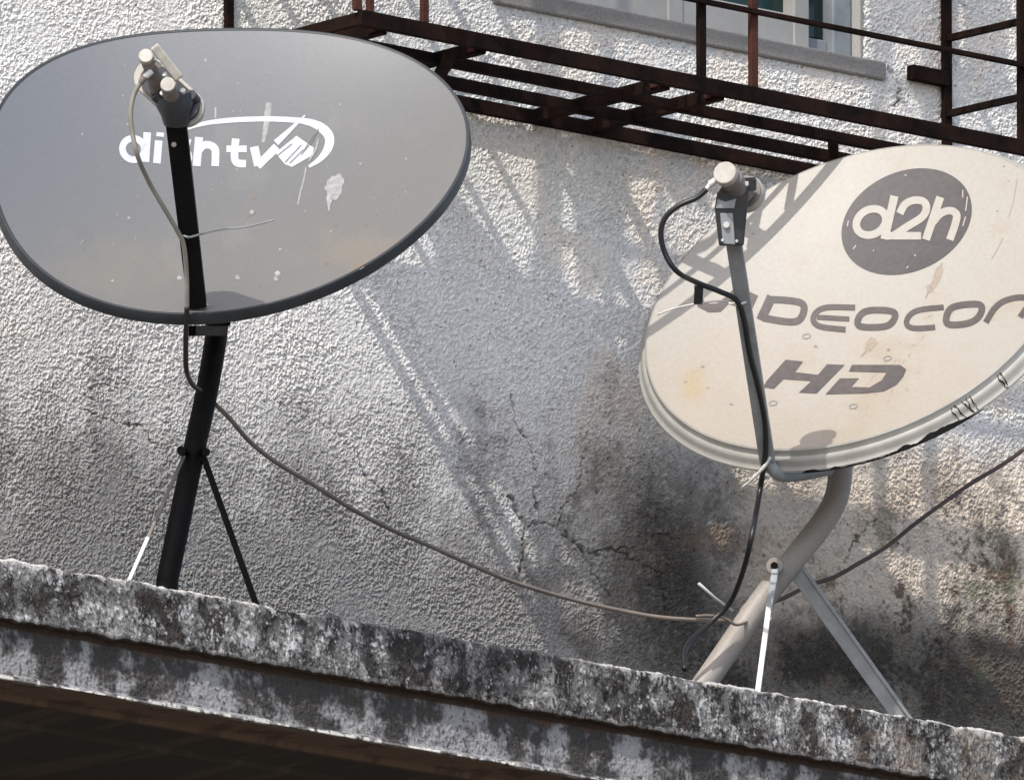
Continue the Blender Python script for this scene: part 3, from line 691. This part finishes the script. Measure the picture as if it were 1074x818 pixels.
ribbon(CR, D2, [(944,225),(949.5,215.5),(959,211),(969,212.5),(972,220),(967,229),(952,238.5),(937,248.5)], 8, off=.0014, sm=True); ribbon(CR, D2, [(931,248.4),(966.5,248.4)], 8, off=.0016)
ribbon(CR, D2, [(986.5,207.7),(971.5,252.4)], 8.5, off=.0014); ribbon(CR, D2, [(978,235),(987,225),(997,222),(1003.5,226),(1002.5,235),(996.5,252.6)], 8, off=.0015, sm=True)
CR.build('lettering', M['creamflat'], ref2)
L = MB()
ribbon(L, D2, [(732,299),(732.5,309),(735,319),(744,323.5),(754,323),(764,314),(771,306)], 8.2, w2=[8,8,8,9,9,7,6])
ribbon(L, D2, [(791,308.5),(783,326)], 9.4)
ribbon(L, D2, [(809.5,311.2),(798,336)], 9.9); ribbon(L, D2, [(807,314.3),(832,315.6),(844,319),(843,330),(837,338),(824,338),(800,333.6)], 7.3, off=.0007)
ribbon(L, D2, [(897,323),(868,322),(857,326),(852,335),(856,341.5),(866,344.2),(887,346)], 6.1); ribbon(L, D2, [(857,333),(891,335)], 5.4)
ribbon(L, D2, [(911,325.3),(933,325.8),(940,329),(937,338),(929,343.5),(904,343.8),(898.5,340),(902,330)], 7.0, closed=True)
ribbon(L, D2, [(990,322.6),(966,324.6),(955,329),(950,338),(953,343.5),(962,345.2),(981,343.5)], 5.8)
ribbon(L, D2, [(1001,321),(1024,318.6),(1031,321.5),(1028,332),(1018,339.5),(998,341.8),(991.5,338.5),(994,327)], 7.0, closed=True)
ribbon(L, D2, [(1034,338.5),(1043,323),(1053,315.5),(1068,311.8),(1079,313),(1080,319),(1070,333)], 6.3)
L.build('lettering', M['ink'], ref2); L = MB()
poly(L, D2, [(824,377.5),(842.5,379.4),(834,390.6),(858,393.4),(867.6,382.2),(886,383),(856.5,413),(838,412),(851,400),(822,398),(811.7,408.2),(800.5,406.4),(804,400)])
poly(L, D2, [(890.3,389.9),(893.7,382.9),(943.7,382.9),(950.7,387.6),(947,396),(940,404),(927,410.8),(906.5,413),(866,413.8),(881,397),(901,397),(893,406),(912,406.5),(925,399),(930,391)])
L.build('lettering', M['ink'], ref2)
L = MB()
for x, y in ((846,353),(931,376),(811,423),(895,426.5)): ribbon(L, D2, ellipse(x, y, 4.2, 2.4, 2, 14), 1.1, closed=True)
for x, y in ((855.5,363.5-.0),(932,367)): poly(L, D2, ellipse(x, y, 2, 1.4, 0, 8))
for x, y, r in ((737,385,2),(743,407,1.2),(767,424,1.6),(719,401,1.2),(1053,175,1.2),(1046,222,1.0),(790,236.5+9,1.3),(869,345,.01+1),(1058,190,1)): poly(L, D2, ragged(x,y,r*1.3,r*.7,0,8,.3,seed=int(x)), .0005)
pieces(L, 'speck', M['greyprint'], ref2)
L = MB()
poly(L, D2, ragged(983,290,4,13,.45,14,.3,seed=5), .0005); poly(L, D2, ragged(974.5,303,4,4,.3,9,.4,seed=6), .0005); ribbon(L, D2, [(974,305),(971,313)], 2, w2=1)
poly(L, D2, ragged(913,361,5.5,9,.5,14,.25,seed=7), .0005); ribbon(L, D2, [(909,368),(903,374)], 2.5, w2=1)
pieces(L, 'stain', M['stain'], ref2)
L = MB()
for i in range(26):
    x = random.uniform(905, 975); y = 430 - (x-905)*.9 + random.uniform(-38, 22); ribbon(L, D2, [(x, y), (x+random.uniform(1.5,4), y-random.uniform(1.5,6))], .7, off=.0004)
ribbon(L, D2, [(1067,188),(1063,212),(1058,228)], 1.1, off=.0005, w2=.6); ribbon(L, D2, [(1052,250),(1046,262),(1040,272)], .9, off=.0005)
pieces(L, 'scratch', M['stain'], ref2)
L = MB()
for a, b in (((895,262),(898,258)), ((1010,200),(1010,208)), ((916,264),(917,263)), ((959,269),(961,268)), ((889,238),(890,232)), ((1015,207),(1013,222)), ((1013,228),(1010,238)), ((951,282),(953,280)), ((949,184),(951,185))): ribbon(L, D2, [a, b], 1.2, off=.0011)
pieces(L, 'chip', M['creamflat'], ref2)
# black marks on the rim, the broadest along its lower edge
L = MB()
def rim_mark(ph0, ph1, g0, w0, g1, w1, n=14, jit=.0008):
    rr = random.Random(int(ph0*100)); vs = []; f = .3
    for i in range(n+1):
        f = min(1, max(.0, f+rr.uniform(-.13, .14))); e = min(1, i/4, (n-i)/(n*.35)); q = f*e+.12*e
        t = math.radians(ph0+(ph1-ph0)*i/n); vs += [D2.pt(1, t, w1+(w0-w1)*q+.0006, g1+(g0-g1)*q+.0010), D2.pt(1, t, w1, g1+.0010)]
    L.add(vs, [(2*i, 2*i+1, 2*i+3, 2*i+2) for i in range(n)])
rim_mark(-121, -72, .0130, -.0175, .0212, -.0245, 90)
RP = [(.0028,-.006),(.0045,-.009),(.008,-.010),(.011,-.013),(.0125,-.018),(.0150,-.021),(.0185,-.0225)]
rr = random.Random(4)
for p in (-79.5, -78.6, -76.6, -75.2, -74.1, -64.5, -63.9):
    vs = []; wv = 0
    for i, (g_, w_) in enumerate(RP):
        wv += rr.uniform(-.45, .45); t = math.radians(p+wv); hw = math.radians(rr.uniform(.06, .22)); vs += [D2.pt(1, t-hw, w_+.0006, g_+.0012), D2.pt(1, t+hw, w_+.0006, g_+.0012)]
    L.add(vs, [(2*i, 2*i+1, 2*i+3, 2*i+2) for i in range(len(RP)-1)])
pieces(L, 'black_mark', M['black'], ref2)
# bent pole
mp2 = smooth_path(depth_path([(886,440,.365),(882,488,.365),(877,522,.36),(860,552,.35),(833,586,.335),(796,634,.31),(758,689,.286)]), 7); mp2.append(foot2)
MB().tube(mp2, [.0165]*(len(mp2)), 22).build('pole', M['mast2'], s2, smooth='auto')
pj = at(800, 629, .308); pk = at(797, 633.5, .306)
MB().tube([at(791,641.5,.3035)+Vector((0,0,0)), at(786,648,.300)], .0176, 22).build('pole_joint', M['mast2'], s2, smooth='auto')
MB().tube([foot2, foot2+Vector((0,0,.006))], .045, 20).build('foot_plate', M['mast2'], s2, smooth='auto')
f1_ = at(791, 722, .44); f1_.z = zled; f2_ = at(972, 757, .42); f2_.z = zled
br = at(814, 595, .375)
s_ = MB().bar(campt(br,1,-8), at(806, 640, .39), .0105, .004, rt, w2=.008).build('stay', M['galv'], s2, bevel=.0006)
MB().bar(at(806.3, 638, .389), f1_, .0075, .0075, rt).build('stay', M['bright'], s2, bevel=.001)
MB().bar(at(806, 648, .393), at(805.5, 652, .394), .0088, .0088, rt).build('sleeve', M['galv'], s2, bevel=.001)
MB().tube([campt(br,-2,-2,.006), campt(br,0,0,-.045)], .011, 16).build('clamp', M['mast2'], s2, smooth='auto')
MB().tube([campt(br,-2,-2,.010), campt(br,-2,-2,.004)], .0055, 6).build('bolt', M['black'], s2, smooth='auto')
MB().bar(at(834, 596, .335), f2_, .0235, .004, rt).bar(campt(at(834,596,.335),9.5,2,-.001), campt(f2_,9.5,2,-.001), .004, .014, rt).build('stay', M['arm2'], s2, bevel=.0008)
MB().bar(D2.c-D2.n*.085, mp2[2], .05, .04, rt).build('back_bracket', M['mast2'], s2, bevel=.002)
# arm and head
S2 = D2.hit(870, 461); H2 = S2 - SUN*.113; h2p = proj(H2); print('HEAD2 px', h2p, 'D', -H2.y)
def P2(px, py, dz=0): return campt(H2, px-h2p[0], py-h2p[1], dz)
a2 = (D2.c - H2).normalized()
rimb = D2.pt(1, math.radians(-128), -.02, .02)
rb_ = proj(rimb); base2 = campt(rimb, 805-rb_[0], 484-rb_[1], .006)
top2 = P2(767.5, 240, 0)
MB().bar(base2, top2, .0212, .016, rt).build('feed_arm', M['arm2'], s2, bevel=.002)
def arm2pt(px, py, dz=0):
    q = (py-240)/(484-240); p = top2.lerp(base2, q); x, y = proj(p); return campt(p, px-x, py-y, dz)
MB().tube(smooth_path([base2, campt(base2,8,11,-.004), campt(base2,17,15,-.02), campt(base2,36,14,-.06), campt(base2,66,8,-.10)], 5), .0085, 12).build('arm_bend', M['galv'], s2, smooth='auto')
hd = MB(); hp = P2(781, 202, -.012)
hd.tube([hp, hp+a2*.006, hp+a2*.012], [.0235,.026,.0255], 28)
hd = hd.build('feedhorn', M['plastic'], s2, smooth='auto')
MB().tube([hp-a2*.003, hp+a2*.002], .0235, 28).build('feedhorn_ring', M['browngrey'], hd, smooth='auto')
MB().tube([P2(762,184,.042), P2(770,193,.022), P2(779,203,.0)], [.0150,.0155,.017], 24).build('converter_body', M['browngrey'], hd, smooth='auto')
MB().tube([P2(759.5,181.5,.050), P2(763,185.5,.036)], .0160, 28).build('end_cap', M['plastic'], hd, smooth='auto', bevel=.0016)
MB().tube([P2(766.5,188.5,.0315), P2(767.5,189.5,.0295)], .0163, 24).build('cap_seam', M['browngrey'], hd)
cl = MB()
cl.prism([P2(x,y,.024) for x, y in ((752,203),(757,196),(786,196),(784,215),(780,258),(754,258),(749.5,219))], fw*.030)
cl.build('clamp', M['blackpl'], hd, bevel=.0025)
MB().prism([P2(x,y,.026) for x, y in ((752.5,209),(761,212),(772,208.5),(770,219),(750.5,219))], fw*.004).build('clamp_lip', M['arm2'], hd, bevel=.0008)
MB().prism([P2(x,y,.027) for x, y in ((755,224),(768.5,224),(771,257),(758,256))], fw*.006).build('arm_end', M['arm2'], hd, bevel=.001)
MB().tube([P2(761.5,236,.031), P2(761.5,236,.026)], .0042, 12).tube([P2(757.5,252,.030), P2(757.5,252,.026)], .002, 8).tube([P2(772.5,253,.030), P2(772.5,253,.026)], .002, 8).build('screw', M['bright'], hd, smooth='auto')
MB().bar(P2(779,194,.018), P2(791,193,.012), .018, .012, up).tube([P2(790,188,.016), P2(790,199,.010)], .0045, 8).build('clamp_bolt', M['blackpl'], hd, bevel=.001)
MB().bar(P2(780.5,193,.026), P2(784.5,193,.024), .006, .004, up).build('nut', M['bright'], hd, bevel=.0006)
MB().tube([P2(754,187,.036), P2(744,194,.036)], .0045, 10).tube([P2(745,193.5,.036), P2(741,198.5,.036)], .0034, 10).build('connector', M['bright'], hd, smooth='auto')
MB().tube(smooth_path([arm2pt(764,318,.010), arm2pt(772,320,.014), arm2pt(783,317,.010)], 4), .0017, 6).tube(smooth_path([arm2pt(772,316,.012), arm2pt(752,316,.02), arm2pt(728,319,.02), arm2pt(706,324,.015), arm2pt(690,330,.01)], 5), .0012, 6).build('wire_tie', M['bright'], s2, smooth=True)
MB().bar(arm2pt(733,300,.022), arm2pt(732,319,.020), .012, .003, rt).build('shade_strip', M['blackpl'], s2, bevel=.0006)  # dark strip added over the letter's stroke, standing in for shade on it
MB().tube(smooth_path([arm2pt(808,479,.012), arm2pt(800,491,.02), arm2pt(788,503,.02), arm2pt(778,511,.02)], 5), [.0026]*6+[.0022]*5+[.0014]*5, 8).build('wire_tie', M['bright'], s2, smooth=True)
MB().tube([at(768,640,.325), at(750,627,.335), at(733,612,.34)], [.0022,.0018,.0022], 8).build('wire_tie', M['bright'], s2, smooth=True)

# ------------------------------------------------------------------ cables
def cable(name, pts, r, m, label, n=8):
    return tag(MB().tube(smooth_path(pts, n), r, 8).build(name, M[m], None, smooth=True), label, 'cable')
cable('cable', [P1(148,87,.033), P1(141,100,.03), P1(137.5,118,.03), P1(139,138,.03), P1(145,165,.028), armpt(157,192,.03), armpt(172,218,.025), armpt(186,242,.022), armpt(193,258,.018), armpt(196,290,.018), armpt(196.5,325,.03)], .0031, 'cablegr', 'beige cable looping from the head of the grey dish down its black arm')
cable('cable', [armpt(196.5,322,.03), armpt(195.5,345,.03), armpt(195,370,.02), armpt(195.5,388,.0), at(201,402,.56), at(210,410,.49)], .0035, 'cableb', 'short black cable hanging under the grey dish to its pole')
lc = [(226,424,.47),(242,440,.45),(262,463,.42),(290,485,.40),(330,509,.36),(370,534,.33),(410,555,.30),(450,572,.28),(490,590,.27),(530,607,.26),(570,620,.26),(610,631,.27),(650,640,.28),(690,647,.295),(730,650,.31),(768,651,.32)]
cable('cable', depth_path(lc), .0031, 'cablebr', 'long brown cable sagging across the wall between the two dish poles')
tag(MB().tube(smooth_path([at(730,646,.315), at(745,645.5,.32), at(760,648,.325), at(772,655,.325), at(786,651,.31)], 5), .0021, 8).build('wire_tie', M['cablebr'], None, smooth=True), 'thin brown wire twisted round the pale bent pole', 'wire')
b2 = [P2(741,199,.036), P2(730,208,.036), P2(712,216,.036), P2(699,227,.034), P2(693,243,.032), P2(697,265,.03), P2(710,285,.028), arm2pt(732,297,.025), arm2pt(755,306,.020), arm2pt(772,315,.014), arm2pt(780,335,.012), arm2pt(786,370,.012), arm2pt(795,405,.013), arm2pt(802,440,.013), arm2pt(803,470,.013), arm2pt(801,488,.014), arm2pt(797,515,.0), at(789,560,.46), at(779,600,.42), at(766,631,.38), at(748,650,.36), at(728,668,.36), at(718,682,.37), at(718,702,.39)]
cable('cable', b2, .0038, 'cableb', 'black cable curling from the cream dish head down its arm to the ledge')
rc = [(1110,440,.22),(1074,471,.22),(1050,488,.22),(1020,506,.22),(990,527,.225),(960,549,.23),(930,573,.235),(900,591,.24),(875,605,.245),(848,614,.25),(822,627,.26),(800,634,.27)]
cable('cable', depth_path(rc), .0031, 'cabledk', 'dark brown cable running from the right edge to behind the pale pole')

# ------------------------------------------------------------------ light
w = bpy.data.worlds.new('World'); SC.world = w; w.use_nodes = True
nt = w.node_tree; bg = nt.nodes['Background']; sk = nt.nodes.new('ShaderNodeTexSky'); sk.sky_type = 'NISHITA'; sk.sun_disc = False
toS = -SUNN; sk.sun_elevation = math.asin(toS.z); sk.sun_rotation = math.atan2(toS.x, toS.y); sk.dust_density = 2.5; sk.air_density = 1.0; sk.ozone_density = 1.0
nt.links.new(sk.outputs[0], bg.inputs[0]); bg.inputs[1].default_value = .15
sd = bpy.data.lights.new('sun', 'SUN'); sd.energy = 2.0; sd.angle = math.radians(.38); sd.color = (1, .95, .88)
so = bpy.data.objects.new('sun', sd); COL.objects.link(so); so.rotation_euler = SUNN.to_track_quat('-Z', 'Y').to_euler(); so.location = (-8, -6, 20)
SC.view_settings.view_transform = 'Standard'; SC.view_settings.look = 'None'; SC.view_settings.gamma = 1; SC.view_settings.exposure = 0.80
SC.render.engine = 'CYCLES'; SC.cycles.max_bounces = 6; SC.cycles.diffuse_bounces = 4
